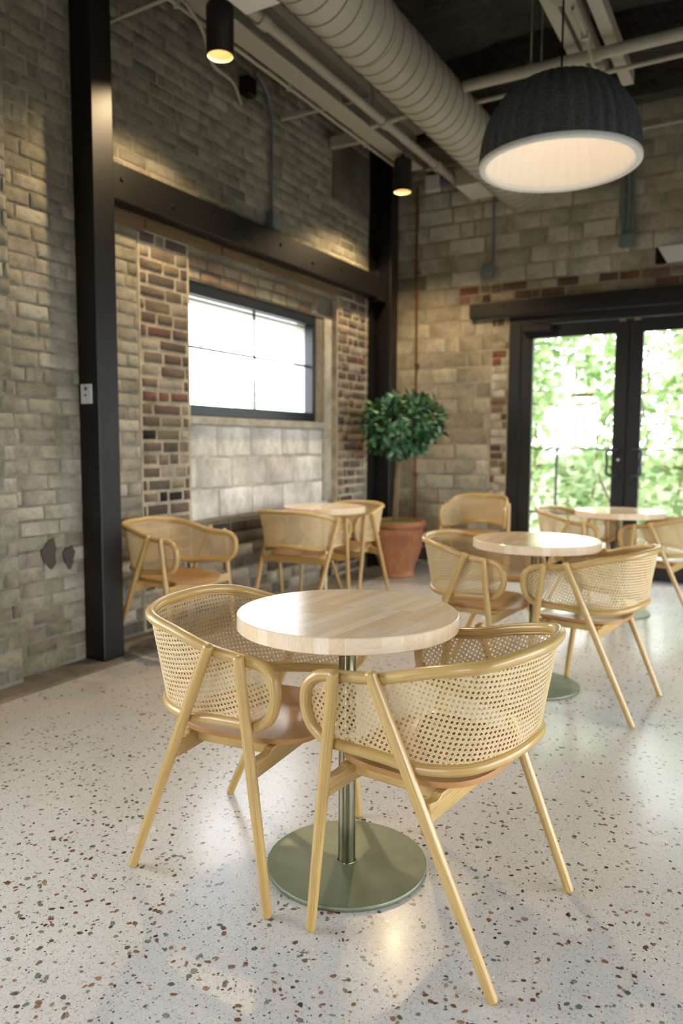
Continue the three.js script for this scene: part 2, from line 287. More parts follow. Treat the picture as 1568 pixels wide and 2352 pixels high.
  // concrete round the window: sill course and stepped jamb
  part('concrete_sill', rbox(-3.58, -3.425, 1.335, 1.395, -3.88, -5.72, 0.008), M.palecon, w);
  part('concrete_jamb', rbox(-3.58, -3.435, 0.70, 2.30, -5.72, -5.85, 0.01), M.palecon, w);
  part('concrete_jamb', rbox(-3.58, -3.45, 1.395, 2.30, -5.60, -5.73, 0.01), M.concrete, w);
  part('concrete_ledge', rbox(-3.58, -3.40, 0.63, 0.665, -3.95, -5.83, 0.008), M.concrete, w);
  // two dark stains of old paint low on the wall
  for (const [u, v, a, b] of [[2.63, 0.625, 0.045, 0.075], [2.755, 0.595, 0.036, 0.06]]) {
    const s = new THREE.Shape(); for (let k = 0; k <= 18; k++) { const t = k / 18 * 6.2832, e = 1 + 0.18 * Math.sin(3 * t + u * 9) + 0.1 * Math.sin(7 * t); const x = a * e * Math.cos(t), y = b * e * Math.sin(t); k ? s.lineTo(x, y) : s.moveTo(x, y); }
    const g = new THREE.ExtrudeGeometry(s, { depth: 0.006, bevelEnabled: false }); g.rotateY(Math.PI / 2); g.translate(-3.262, v, -u); part('paint_stain', g, std({ color: 0x47433a, roughness: 0.9 }), w);
  }
}
{ // ---------------- back wall with the door opening
  const w = structure('wall_back');
  const mortar = std({ color: 0xb8b19d, roughness: 0.95, map: rep(blotchT, 1.1, 1.1), bumpMap: rep(blotchB, 3, 3), bumpScale: 0.006 }), m2 = 0.01; mortar.color.multiplyScalar(0.8);
  const X0 = -2.19, X1 = 0.06, YD = 2.40;
  part('masonry_core', boxG(-3.75, X0, -0.1, CEIL + 0.1, ZB - m2, ZB - 0.32), mortar, w);
  part('masonry_core', boxG(X1, 3.8, -0.1, CEIL + 0.1, ZB - m2, ZB - 0.32), mortar, w);
  part('masonry_core', boxG(X0, X1, YD, CEIL + 0.1, ZB - m2, ZB - 0.32), mortar, w);
  const q = new THREE.Quaternion(), B = [];
  courses(B, -3.38, -2.36, 0.02, 2.55, 0.31, 0.147, 0.012, (u, v) => (v < 0.3 ? pick(DARKB) : tone(BLOCK, u, v)), 0.013, null, 0.3);
  courses(B, -2.36, -2.195, 0.02, 2.40, 0.17, 0.0735, 0.012, (u, v) => pick(rnd() < 0.24 ? REDS : BLOCK), 0.014, null, 0.3);
  courses(B, -3.38, -2.7, 2.55, 2.72, 0.31, 0.147, 0.012, BLOCK, 0.013);
  courses(B, -2.7, 1, 2.555, 2.72, 0.2, 0.077, 0.012, (u, v) => pick(rnd() < 0.5 ? REDS : [0xa39681, 0xb0a58d, 0x837763, 0x8d8270]), 0.015, null, 0.25);
  courses(B, -3.38, 1, 2.72, 4.1, 0.33, 0.15, 0.012, BLOCK, 0.013, null, 0.3);
  masonry(w, B, (u, v) => V(u, v, ZB - m2), q, 'block', 299);
}
{ // walls outside the frame: right and front, with their large window openings
  const m = std({ color: 0x857d6c, roughness: 0.95, map: rep(blotchT, 0.8, 0.8) });
  const r = structure('wall_right'), Ry = [0.25, 2.15], Rz = [-6.4, 0.6];
  for (const a of [[3.5, 3.75, -0.1, Ry[0], -7.3, 3.2], [3.5, 3.75, Ry[1], CEIL + 0.1, -7.3, 3.2], [3.5, 3.75, ...Ry, -7.3, Rz[0]], [3.5, 3.75, ...Ry, Rz[1], 3.2]]) part('wall_panel', boxG(...a), m, r);
  const f = structure('wall_front'), Fx = [-1.3, 0.5];
  for (const a of [[-3.75, 3.75, -0.1, Ry[0], 3.0, 3.25], [-3.75, 3.75, Ry[1], CEIL + 0.1, 3.0, 3.25], [-3.75, Fx[0], ...Ry, 3.0, 3.25], [Fx[1], 3.75, ...Ry, 3.0, 3.25]]) part('wall_panel', boxG(...a), m, f);
  const w3 = structure('window_2'), w4 = structure('window_4');
  part('pane', boxG(...Fx, ...Ry, 3.1, 3.106), M.glass, w3); part('pane', boxG(3.6, 3.606, ...Ry, ...Rz), M.glass, w4);
  for (const x of [Fx[0] + 0.03, -0.4, Fx[1] - 0.03]) part('mullion', boxG(x - 0.03, x + 0.03, ...Ry, 3.05, 3.15), M.blackDoor, w3);
  for (const z of [Rz[0] + 0.03, -4.4, -2.5, -0.6, Rz[1] - 0.03]) part('mullion', boxG(3.55, 3.65, ...Ry, z - 0.03, z + 0.03), M.blackDoor, w4);
}
{ // ---------------- window in the left wall
  const w = structure('window_1');
  const z0 = -3.83, z1 = -5.575, y0 = 1.397, y1 = 2.30;
  part('window_head', rbox(-3.53, -3.445, y1 - 0.085, y1, z0, z1, 0.006), M.frameBlue, w);
  part('window_sill', rbox(-3.53, -3.445, y0, y0 + 0.075, z0, z1, 0.006), M.frameBlue, w);
  part('window_jamb', rbox(-3.53, -3.445, y0 + 0.07, y1 - 0.08, z1 + 0.035, z1, 0.006), M.frameBlue, w);
  part('window_jamb', rbox(-3.53, -3.445, y0 + 0.07, y1 - 0.08, z0 - 0.035, z0, 0.006), M.frameBlue, w);
  const zm = -4.76, ym = 1.868;
  for (const [a, b] of [[z0 - 0.03, zm], [zm, z1 + 0.03]]) for (const [c, d] of [[y0 + 0.07, ym], [ym, y1 - 0.08]]) part('pane', boxG(-3.492, -3.488, c, d, a, b), M.glass, w);
  part('muntin', boxG(-3.497, -3.483, ym - 0.009, ym + 0.009, z0, z1), M.frameBlue, w);
  part('muntin', boxG(-3.495, -3.485, y0 + 0.05, y1 - 0.05, zm - 0.01, zm + 0.01), M.frameBlue, w);
  part('muntin', boxG(-3.524, -3.516, y0 + 0.05, y1 - 0.05, zm - 0.05, zm - 0.035), M.frameBlue, w);
  // outer reveal of pale painted blocks
  part('outer_reveal', boxG(-3.64, -3.53, y0 + 0.07, y1 - 0.07, z1 + 0.035, z1 + 0.01), M.white, w);
  part('outer_reveal', boxG(-3.64, -3.53, y1 - 0.11, y1 - 0.085, z0, z1), M.white, w);
}
{ // ---------------- glazed double door
  const d = structure('door_1');
  const zf = ZB - 0.005, zb = ZB - 0.10, yt = 2.40, top = 2.315;
  part('door_frame', mergeGeometries([boxG(-2.19, -2.085, 0, yt, zf, zb), boxG(-0.045, 0.06, 0, yt, zf, zb), boxG(-2.085, -0.045, top, yt, zf, zb)]), M.blackDoor, d);
  for (const [a, b, s] of [[-2.08, -1.124, 1], [-1.116, -0.05, -1]]) {
    const L = part('door_leaf', mergeGeometries([boxG(a, a + 0.112, 0.012, top - 0.006, zf - 0.02, zf - 0.065), boxG(b - 0.112, b, 0.012, top - 0.006, zf - 0.02, zf - 0.065), boxG(a + 0.112, b - 0.112, 2.19, top - 0.006, zf - 0.02, zf - 0.065), boxG(a + 0.112, b - 0.112, 0.012, 0.25, zf - 0.02, zf - 0.065)]), M.blackDoor, d);
    part('pane', boxG(a + 0.112, b - 0.112, 0.25, 2.19, zf - 0.04, zf - 0.046), M.glass, L);
    const hx = s > 0 ? b - 0.06 : a + 0.06, ex = s > 0 ? hx - 0.075 : hx + 0.075;
    part('pull_handle', tubeG([V(hx, 1.165, zf - 0.02), V(hx, 1.165, zf + 0.03), V((hx + ex) / 2, 1.165, zf + 0.055), V(ex, 1.15, zf + 0.06), V(ex, 1.05, zf + 0.06), V(ex, 0.95, zf + 0.06), V((hx + ex) / 2, 0.935, zf + 0.055), V(hx, 0.935, zf + 0.03), V(hx, 0.935, zf - 0.02)], 0.012, 60, 10), std({ color: 0x2a3036, roughness: 0.35, metalness: 0.3 }), L);
    part('pivot_plate', boxG(s > 0 ? b - 0.085 : a + 0.03, s > 0 ? b - 0.03 : a + 0.085, top - 0.028, top - 0.008, zf - 0.015, zf - 0.022), std({ color: 0x9a7d5c, metalness: 0.8, roughness: 0.4 }), L);
    if (s > 0) part('lock_cylinder', cylBetween(V(b - 0.055, 1.075, zf - 0.02), V(b - 0.055, 1.075, zf - 0.008), 0.012), std({ color: 0xcfcabb, metalness: 0.9, roughness: 0.3 }), L);
  }
  const c = part('door_closer', rbox(-2.06, -1.79, 2.245, 2.305, zf + 0.05, zf - 0.02, 0.008), M.blackDoor, d);
  part('closer_arm', rbox(-1.95, -1.78, 2.318, 2.334, zf + 0.06, zf + 0.02, 0.004), M.blackDoor, c);
  part('astragal', boxG(-1.135, -1.105, 0.012, top - 0.006, zf - 0.066, zf - 0.07), M.blackDoor, d);
  part('threshold', boxG(-2.19, 0.06, 0, 0.012, ZB, ZB - 0.3), M.steelGrey, d);
}
// ------------------------------------------------------------------ steelwork
function bolts(parent, list, dir) { for (const [x, y, z] of list) { const g = new THREE.CylinderGeometry(0.014, 0.016, 0.012, 6); g.rotateX(Math.PI / 2); if (dir === 'x') g.rotateY(Math.PI / 2); g.translate(x, y, z); part('bolt', g, M.black, parent); } }
{
  let t = thing('steel_column', 'black square steel column standing on the left wall strip', 'column', [-3.192, 0.008, -2.93]);
  part('shaft', rbox(-0.075, 0.075, 0, CEIL - 0.1, -0.075, 0.075, 0.008, 3), M.black, t);
  t = thing('steel_column', 'black square steel column in the far corner behind the potted tree', 'column', [-3.275, 0.008, -6.625]);
  part('shaft', rbox(-0.075, 0.075, 0, CEIL - 0.1, -0.078, 0.078, 0.008, 3), M.black, t);
  part('flat_bar', boxG(-0.095, -0.075, 0, CEIL - 0.1, 0.05, 0.2), M.black, t);
  t = thing('steel_beam', 'long black steel beam bolted along the left wall above the window', 'beam', [-3.32, 2.575, -4.6]);
  part('web_plate', rbox(-0.055, 0.06, 0, 0.2, 1.6, -1.78, 0.005), M.black, t);
  part('end_plate', boxG(-0.03, 0.08, -0.03, 0.24, -1.78, -1.93), M.black, t);
  bolts(t, [-3.2, -3.62, -4.02, -4.42, -4.8, -5.25, -5.7].map((z, i) => [0.062, i % 2 ? 0.08 : 0.12, z + 4.6]), 'x');
  t = thing('steel_lintel', 'black bolted steel lintel above the glass double door', 'beam', [-1.1, 2.405, ZB + 0.025]);
  part('lintel_plate', rbox(-1.47, 1.4, 0, 0.135, -0.03, 0.03, 0.004), M.black, t);
  bolts(t, [[-1.40, 0.045], [-1.14, 0.105], [-0.85, 0.085], [-0.70, 0.085], [-0.36, 0.105], [-0.05, 0.075], [0.3, 0.1], [0.62, 0.07]].map(([x, y]) => [x, y, 0.033]), 'z');
}
// ------------------------------------------------------------------ ceiling services
{
  // spiral duct along the room
  const dx = -2.10, dy = 3.54, r = 0.19;
  let t = thing('spiral_duct', 'large cream spiral air duct running along the ceiling to the back wall', 'duct', [dx, dy, ZB]);
  const c = new THREE.CylinderGeometry(r, r, 7.2, 48, 1, true); c.rotateX(Math.PI / 2); c.translate(0, 0, 3.6); metricUV(c); part('duct_shell', c, M.duct, t);
  const pts = [], turns = 60; for (let k = 0; k <= turns * 20; k++) { const a = k / 20 * 6.2832; pts.push(V((r + 0.001) * Math.cos(a), (r + 0.001) * Math.sin(a), 0.02 + k / (turns * 20) * 7.1)); }
  const cv = new THREE.CatmullRomCurve3(pts); part('spiral_seam', new THREE.TubeGeometry(cv, turns * 36, 0.006, 5, false), std({ color: 0x8f8978, roughness: 0.6 }), t);
  for (const z of [1.05, 3.05]) { const g = new THREE.TorusGeometry(r + 0.001, 0.007, 8, 48); g.translate(0, 0, z); part('coupling_ring', g, M.duct, t); }
  for (const [z0, z1, n] of [[0.06, 0.48], [3.57, 4.3]]) {   // boots with their supply grilles on the duct's left flank
    const b = part('supply_boot', rbox(-0.47, -0.15, -0.03, 0.12, z0, z1, 0.004), M.cream, t); part('grille', boxG(-0.465, -0.2, -0.036, -0.03, z0 + 0.005, z1 - 0.005), M.white, b);
  }
  // sprinkler main left of the duct
  t = thing('sprinkler_pipe', 'cream sprinkler main with couplings left of the spiral duct', 'pipe', [-2.62, 3.60, ZB]);
  part('pipe_run', cylBetween(V(0, 0, 0), V(0, 0, 6.5), 0.034), M.cream, t);
  for (const z of [0.75, 1.75, 3.3]) part('coupling', cylBetween(V(0, 0, z), V(0, 0, z + 0.09), 0.046), M.cream, t);
  part('branch', cylBetween(V(-0.11, -0.01, 1.79), V(0.26, 0.02, 1.79), 0.02), M.cream, t);
  part('branch', cylBetween(V(-0.1, 0, 1.79), V(-0.1, 0.4, 1.79), 0.016), M.cream, t);
  // roof beam by the left wall, conduit below its edge
  t = thing('roof_beam', 'cream painted steel roof beam running beside the left wall', 'beam', [-2.83, 3.6, -4.0]);
  part('bottom_flange', boxG(-0.075, 0.075, 0, 0.014, 3.4, -2.25), M.cream, t); part('web', boxG(-0.006, 0.006, 0.014, 0.3, 3.4, -2.25), M.cream, t); part('top_flange', boxG(-0.075, 0.075, 0.3, 0.314, 3.4, -2.25), M.cream, t);
  t = thing('conduit', 'thin cream conduit clipped under the edge of the roof beam', 'conduit', [-2.925, 3.585, -4.0]);
  part('conduit_run', cylBetween(V(0, 0, 3.2), V(0, 0, -2.25), 0.011), M.cream, t);
  for (const z of [0.7, -0.4, -1.5]) { part('hanger_rod', cylBetween(V(0, 0, z), V(0, 0.5, z), 0.004), M.cream, t); part('clip', boxG(-0.016, 0.016, -0.016, 0.016, z - 0.012, z + 0.012), M.cream, t); }
  t = thing('conduit', 'thin grey conduit slanting across the top left corner by the column', 'conduit', [-3.3, 3.55, -3.2]);
  part('conduit_run', cylBetween(V(-0.06, -0.01, 0.02), V(0.55, 0.09, -0.1), 0.011), M.cream, t);
  t = thing('conduit', 'thin cream conduit bending from the downlight to the wall box', 'conduit', [-3.0, 3.53, -3.6]);
  part('conduit_run', tubeG([V(0.18, 0.02, 0.35), V(0.1, 0.0, 0.12), V(-0.05, -0.03, -0.15), V(-0.2, 0.05, -0.55), V(-0.36, 0.06, -0.85)], 0.01, 40, 8), M.cream, t);
  // horizontal braces by the wall
  t = thing('angle_brace', 'cream angle brace between left wall and roof beam', 'brace', [-3.1, 3.66, -4.95]);
  part('brace_bar', boxG(-0.26, 0.5, 0, 0.03, -0.015, 0.015), M.cream, t);
  t = thing('angle_brace', 'short cream bracket in the plastered wall niche by the corner', 'brace', [-3.2, 3.7, -5.7]);
  part('brace_bar', boxG(-0.16, 0.36, 0, 0.09, -0.03, 0.03), M.cream, t);
  // cross pipes on the right
  const crossPipe = (label, y, z, r, x0, x1) => { const q = thing('cross_pipe', label, 'pipe', [x0, y, z]); part('pipe_run', cylBetween(V(0, 0, 0), V(x1 - x0, 0, 0), r), M.cream, q); for (let x = 0.45; x < x1 - x0; x += 1.5) { part('hanger_rod', cylBetween(V(x, 0, 0), V(x, CEIL - y - 0.02, 0), 0.005), M.cream, q); part('clip', cylBetween(V(x - 0.015, 0, 0), V(x + 0.015, 0, 0), r * 1.25), M.cream, q); } };
  crossPipe('thick cream pipe crossing the ceiling behind the pendant cord', 3.592, -4.97, 0.036, -1.9, 3.4);
  crossPipe('thin cream pipe crossing the ceiling just beyond the thick one', 3.615, -5.28, 0.015, -1.92, 3.4);
  crossPipe('thin cream pipe crossing high along the back wall', 3.83, -6.88, 0.015, -3.0, 3.4);
  // strut channels carrying the pendant
  const strut = (label, x, w, z1) => { const q = thing('strut_channel', label, 'channel', [x, 3.665, -2.4]); part('channel_face', mergeGeometries([boxG(-w / 2, w / 2, 0, 0.006, 0, z1), boxG(-w / 2, -w / 2 + 0.006, 0, 0.08, 0, z1), boxG(w / 2 - 0.006, w / 2, 0, 0.08, 0, z1)]), M.cream, q); for (const z of [-0.9, -2.3]) part('hanger_rod', cylBetween(V(0, 0.006, z), V(0, 0.46, z), 0.006), M.cream, q); };
  strut('cream strut channel on the duct side of the pendant', -1.20, 0.075, -3.1); strut('cream middle strut channel carrying the pendant canopy', -1.10, 0.075, -3.05); strut('cream strut channel farthest from the duct', -0.97, 0.075, -3.25);
  t = thing('conduit', 'cream conduit kinked over the crossing pipe beside the pendant', 'conduit', [-1.07, 3.6, -4.4]);
  part('conduit_run', tubeG([V(0, 0.02, -0.05), V(0, 0.02, -0.3), V(0, 0.005, -0.42), V(0.01, -0.06, -0.5), V(0.01, -0.06, -0.62), V(0, 0.0, -0.72), V(0, 0.01, -0.8), V(0, 0.01, -1.2)], 0.011, 60, 8), M.cream, t);
  for (const z of [-0.36, -0.78]) part('clip', boxG(-0.02, 0.02, -0.01, 0.035, z - 0.012, z + 0.012), M.cream, t);
  // dark deck joists
  const cl = scene.getObjectByName('ceiling'), jm = std({ color: 0x38362f, roughness: 1, bumpMap: rep(foamB, 1.5, 1.5), bumpScale: 0.03, map: rep(blotchT, 1, 1) });
  for (const z of [-3.0, -4.3, -5.7, -6.6]) part('joist', rbox(-3.3, 3.45, 3.94, 4.2, z - 0.09, z + 0.09, 0.02), jm, cl);
  // wall conduits and boxes
  t = thing('conduit', 'grey conduit running down the left wall to a box above the beam', 'conduit', [XW + 0.022, 2.8, -4.82]);
  part('conduit_run', tubeG([V(0.05, 1.04, 0.25), V(0.02, 1.0, 0.1), V(0, 0.92, 0.02), V(0, 0.8, 0), V(0, 0.4, 0), V(0, 0.12, 0)], 0.0125, 50, 8), M.steelGrey, t);
  part('junction_box', rbox(-0.02, 0.05, 0.01, 0.13, -0.06, 0.06, 0.006), M.steelGrey, t);
  t = thing('junction_box', 'small dark junction box high on the left wall by the roof beam', 'box', [XW + 0.05, 3.66, -4.5]); part('box_body', rbox(-0.05, 0.03, 0, 0.12, -0.05, 0.05, 0.006), M.black, t); part('box_cover', boxG(0.03, 0.034, 0.005, 0.115, -0.045, 0.045), M.black, t);
  t = thing('conduit', 'single grey conduit with square box on the back wall left of the lintel', 'conduit', [-2.40, 2.78, ZB + 0.03]);
  part('conduit_run', cylBetween(V(0.045, 0.1, 0), V(0.045, 0.84, 0), 0.0125), M.steelGrey, t); part('junction_box', rbox(-0.055, 0.055, 0, 0.115, -0.028, 0.04, 0.006), M.steelGrey, t);
  t = thing('conduit', 'three grey conduits ending in one box above the door', 'conduit', [-1.16, 2.90, ZB + 0.03]);
  for (const x of [-0.036, 0, 0.036]) part('conduit_run', cylBetween(V(x, 0.1, 0), V(x, 1.2, 0), 0.0125), M.steelGrey, t); part('junction_box', rbox(-0.06, 0.06, 0, 0.115, -0.028, 0.04, 0.006), M.steelGrey, t);
  t = thing('copper_pipe', 'brown copper pipe running up the back wall beside the corner column', 'pipe', [-3.12, 0, ZB + 0.03]);
  part('pipe_run', cylBetween(V(0, 0, 0), V(-0.02, 3.72, 0), 0.0115), M.copper, t); for (const y of [0.9, 2.0, 2.9]) part('pipe_clip', boxG(-0.022, 0.016, y - 0.01, y + 0.01, -0.03, 0.016), M.copper, t);
  t = thing('wall_speaker', 'small white square box high on the back wall near the corner', 'box', [-2.97, 3.655, ZB]); part('box_body', rbox(-0.07, 0.07, 0, 0.145, 0, 0.07, 0.006), M.white, t); part('box_bracket', rbox(0.07, 0.2, 0.03, 0.09, 0.0, 0.05, 0.004), M.steelGrey, t);
  // vent plate at the right edge above the lintel
  t = thing('wall_vent', 'white slanted metal vent over a black opening above the door', 'vent', [-0.75, 2.74, ZB]);
  part('opening', boxG(-0.18, 0.3, 0, 0.14, -0.01, 0.004), M.hole, t);
  const s = new THREE.Shape([[-0.165, 0.14], [-0.085, 0], [0.3, 0], [0.3, 0.14]].map((p) => new THREE.Vector2(...p))); const vg = new THREE.ExtrudeGeometry(s, { depth: 0.012, bevelEnabled: false }); vg.translate(0, 0, 0.006); part('flap', vg, M.white, t);
}
// small fittings on the left wall
{
  let t = thing('switch_plate', 'white key switch plate on the black column beside the window', 'switch', [-3.198, 1.467, -2.853]);
  part('plate', rbox(-0.04, 0.04, -0.052, 0.052, -0.002, 0.008, 0.003), M.white, t); part('key_switch', cylBetween(V(0.002, 0.028, 0.006), V(0.002, 0.028, 0.013), 0.011), M.steelGrey, t); part('key_switch', cylBetween(V(0.0, -0.006, 0.006), V(0.0, -0.006, 0.012), 0.005), M.black, t);
  t = thing('power_outlet', 'white double power outlet low on the wall behind the column', 'outlet', [XW + 0.006, 0.44, -3.16]);
  part('plate', rbox(-0.005, 0.005, -0.06, 0.06, -0.038, 0.038, 0.003), M.white, t); for (const y of [-0.025, 0.025]) part('socket', cylBetween(V(0.004, y, 0), V(0.008, y, 0), 0.016), M.steelGrey, t);
}
// ------------------------------------------------------------------ lamps
function downlight(label, x, y, z, k) {
  const t = thing('cylinder_downlight', label, 'lamp', [x, y, z], 0, 'black ceiling downlights');
  part('housing', latheG([[0.069, 0.0], [0.074, 0.0], [0.075, 0.004], [0.075, 0.25], [0.07, 0.26], [0, 0.262]], 32), std({ color: 0x201e1c, roughness: 0.5, side: THREE.DoubleSide }), t);
  part('reflector', latheG([[0.069, 0.001], [0.05, 0.05], [0.03, 0.09]], 32), std({ color: 0xe8d4ac, roughness: 0.45, side: THREE.DoubleSide, emissive: 0xffc67a, emissiveIntensity: 0.35 }), t);
  part('lamp_lens', (() => { const g = new THREE.CircleGeometry(0.03, 24); g.rotateX(Math.PI / 2); g.translate(0, 0.088, 0); return g; })(), std({ color: 0xfff0d0, emissive: 0xffd79a, emissiveIntensity: 5 }), t);
  part('mounting_stem', cylBetween(V(0, 0.26, 0), V(0, 0.34, 0), 0.012), M.black, t);
  const s = new THREE.SpotLight(new THREE.Color(1, 0.74, 0.42), k, 0, 1.2, 0.4, 2); s.position.set(x, y + 0.012, z); s.target.position.set(x - 0.12, 0, z); s.castShadow = true; s.shadow.radius = 1.5; scene.add(s); scene.add(s.target);
}
downlight('black cylinder downlight nearest the left column', -2.70, 3.30, -3.39, 8);
downlight('black cylinder downlight by the far corner column', -2.77, 3.30, -5.87, 8);
{ // ribbed felt dome pendant
  const px = -1.085, py = 2.735, pz = -4.30;
  const t = thing('pendant_lamp', 'large ribbed charcoal felt dome pendant with pale lining', 'lamp', [px, py, pz]);
  const prof = [[0.41, 0], [0.412, 0.03], [0.408, 0.09], [0.395, 0.16], [0.37, 0.235], [0.325, 0.315], [0.265, 0.38], [0.19, 0.425], [0.1, 0.452], [0.03, 0.46]];
  const dome = (dr, amp) => {
    const g = new THREE.LatheGeometry(new THREE.SplineCurve(prof.map(([r, y]) => new THREE.Vector2(Math.max(0.004, r + dr), y + dr * 0.6 * (y / 0.46)))).getPoints(36), 216), p = g.attributes.position;
    for (let i = 0; i < p.count; i++) { const x = p.getX(i), z = p.getZ(i), r = Math.hypot(x, z), a = Math.atan2(z, x), k = 1 + amp * Math.pow(Math.abs(Math.cos(18 * a)), 1.4) / 0.41 * clamp(r / 0.2); p.setX(i, x * k); p.setZ(i, z * k); }
    g.computeVertexNormals(); return g;
  };
  part('shade', dome(0, 0.02), M.feltDark, t);
  part('shade_lining', dome(-0.012, 0.018), std({ color: 0xf3eee6, roughness: 1, side: THREE.DoubleSide }), t);
  const rim = latheG([[0.394, 0.016], [0.394, -0.008], [0.402, -0.013], [0.422, -0.013], [0.431, -0.006], [0.432, 0.012], [0.424, 0.016]], 128);
  part('shade_rim', rim, std({ color: 0xe6e6e4, roughness: 1, side: THREE.DoubleSide }), t);
  part('cord', cylBetween(V(0, 0.455, 0), V(0, 0.86, 0), 0.006), M.black, t);
  part('canopy', latheG([[0.001, 0.855], [0.055, 0.855], [0.07, 0.865], [0.072, 0.895], [0, 0.9]], 32), M.cream, t);
  part('lamp_socket', latheG([[0.03, 0.45], [0.03, 0.36], [0.02, 0.345]], 20), M.white, t);
  part('light_bulb', (() => { const g = new THREE.SphereGeometry(0.05, 24, 16); g.translate(0, 0.30, 0); return g; })(), std({ color: 0xfff4e4, emissive: 0xffe2bd, emissiveIntensity: 1.0 }), t);
  const l = new THREE.PointLight(new THREE.Color(1, 0.82, 0.62), 0.13, 0, 2); l.position.set(px, py + 0.30, pz); l.castShadow = true; l.shadow.radius = 5; scene.add(l);
}
// ------------------------------------------------------------------ chair (local axes: x across, z to the sitter's front)
const CH = {
  top: [[0.27, 0.656, 0.17], [0.262, 0.668, 0.06], [0.249, 0.701, -0.066], [0.214, 0.725, -0.18], [0.128, 0.736, -0.228], [0, 0.737, -0.245]],
  bot: [[0.266, 0.488, 0.17], [0.256, 0.482, 0.06], [0.240, 0.473, -0.045], [0.199, 0.479, -0.135], [0.118, 0.49, -0.188], [0, 0.495, -0.206]],
};
const fullCurve = (h, ext) => { const a = h.map((p) => V(...p)); if (ext) a.unshift(V(...ext)); const b = a.slice(0, -1).reverse().map((p) => V(-p.x, p.y, p.z)); return [...a, ...b]; };
function caneGeometry() {
  const N = 400, tc = new THREE.CatmullRomCurve3(fullCurve(CH.top, [0.277, 0.648, 0.262]), false, 'centripetal').getSpacedPoints(N), bc = new THREE.CatmullRomCurve3(fullCurve(CH.bot, [0.272, 0.494, 0.262]), false, 'centripetal').getSpacedPoints(N);
  const mid = tc.map((p, i) => p.clone().add(bc[i]).multiplyScalar(0.5)); const S = [0]; for (let i = 1; i <= N; i++) S.push(S[i - 1] + mid[i].distanceTo(mid[i - 1]));
  const half = S[N] / 2, RM = 1.28, p = 0.0125;
  const locate = (s) => { const t = clamp((s + half) / (2 * half), 0, 1) * N; const i = Math.min(N - 1, Math.floor(t)), f = t - i; return [tc[i].clone().lerp(tc[i + 1], f), bc[i].clone().lerp(bc[i + 1], f)]; };
  const pt = (X, Y) => {
    const th = Math.atan2(X, Y + RM), s = th * RM, rho = Math.hypot(X, Y + RM) - RM; if (Math.abs(s) > half) return null;
    const [T, B] = locate(s), H = T.distanceTo(B), v = 0.5 + rho / H; if (v < 0.03 || v > 0.97) return null;
    const P = B.clone().lerp(T, v); if (P.z > 0.19) { const k = (P.z - 0.19) / 0.062; if (k > 1 || Math.abs(v - 0.5) > 0.5 * Math.sqrt(1 - k * k)) return null; }
    const [T2, B2] = locate(s + 0.004), [T1, B1] = locate(s - 0.004); const ds = B2.lerp(T2, v).sub(B1.lerp(T1, v)), dv = T.clone().sub(B); const n = ds.cross(dv).normalize();
    if (n.x * P.x + n.z * (P.z - 0.05) < 0) n.negate(); return [P, n];
  };
  const pos = [], nor = [], idx = [];
  const strand = (f, off, wid) => {
    let run = [];
    const flush = () => {
      if (run.length > 1) {
        const b0 = pos.length / 3;
        run.forEach(([P, n], k) => {
          const a = run[Math.max(0, k - 1)][0], b = run[Math.min(run.length - 1, k + 1)][0], side = b.clone().sub(a).cross(n).normalize();
          const o = off + 0.00035 * Math.sin(k * 3.1416 + 1.57);
          for (const e of [-1, 0, 1]) { const q = P.clone().addScaledVector(n, o + (e ? 0 : 0.0005)).addScaledVector(side, e * wid / 2), m = n.clone().addScaledVector(side, e * 0.8).normalize(); pos.push(q.x, q.y, q.z); nor.push(m.x, m.y, m.z); }
          if (k) for (const c of [0, 1]) { const i = b0 + 3 * (k - 1) + c; idx.push(i, i + 1, i + 4, i, i + 4, i + 3); }
        });
      }
      run = [];
    };
    for (let k = -160; k <= 160; k++) { const q = f(k * p * 0.5); if (q) run.push(q); else flush(); } flush();
  };
  const K = 64;
  for (let k = -K; k <= K; k++) for (const e of [-1, 1]) { const x = k * p + e * 0.00165; strand((t) => pt(x, t), 0, 0.0021); }
  for (let k = -14; k <= 34; k++) for (const e of [-1, 1]) { const y = k * p + e * 0.00165; strand((t) => pt(t, y), 0.0004, 0.0021); }
  for (let k = -2 * K; k <= 2 * K; k++) { const c = (k + 0.5) * p; strand((t) => pt(c / 2 + t, c / 2 - t), 0.0008, 0.0021); strand((t) => pt(c / 2 + t, -c / 2 + t), -0.0004, 0.0021); }
  const g = new THREE.BufferGeometry(); g.setAttribute('position', new THREE.Float32BufferAttribute(pos, 3)); g.setAttribute('normal', new THREE.Float32BufferAttribute(nor, 3)); g.setAttribute('uv', new THREE.Float32BufferAttribute(new Float32Array(pos.length / 3 * 2), 2)); g.setIndex(idx);
  return g;
}
function legG(a, b, r0, r1) {   // tapered round leg with a domed top at a
  const L = a.distanceTo(b), prof = []; for (let k = 0; k <= 5; k++) { const t = k / 5 * 1.5708; prof.push([r0 * Math.sin(t), L + r0 * 0.75 * Math.cos(t)]); } prof.push([r0 * 1.02, L * 0.5], [r1, 0.006], [r1 - 0.003, 0], [0, 0]);
  const g = latheG(prof, 16), uv = g.attributes.uv, p = g.attributes.position; for (let i = 0; i < uv.count; i++) uv.setXY(i, p.getY(i) / 0.7, uv.getX(i) * 0.55);
  g.applyQuaternion(new THREE.Quaternion().setFromUnitVectors(V(0, 1, 0), a.clone().sub(b).normalize())); g.translate(b.x, b.y, b.z); return g;
}
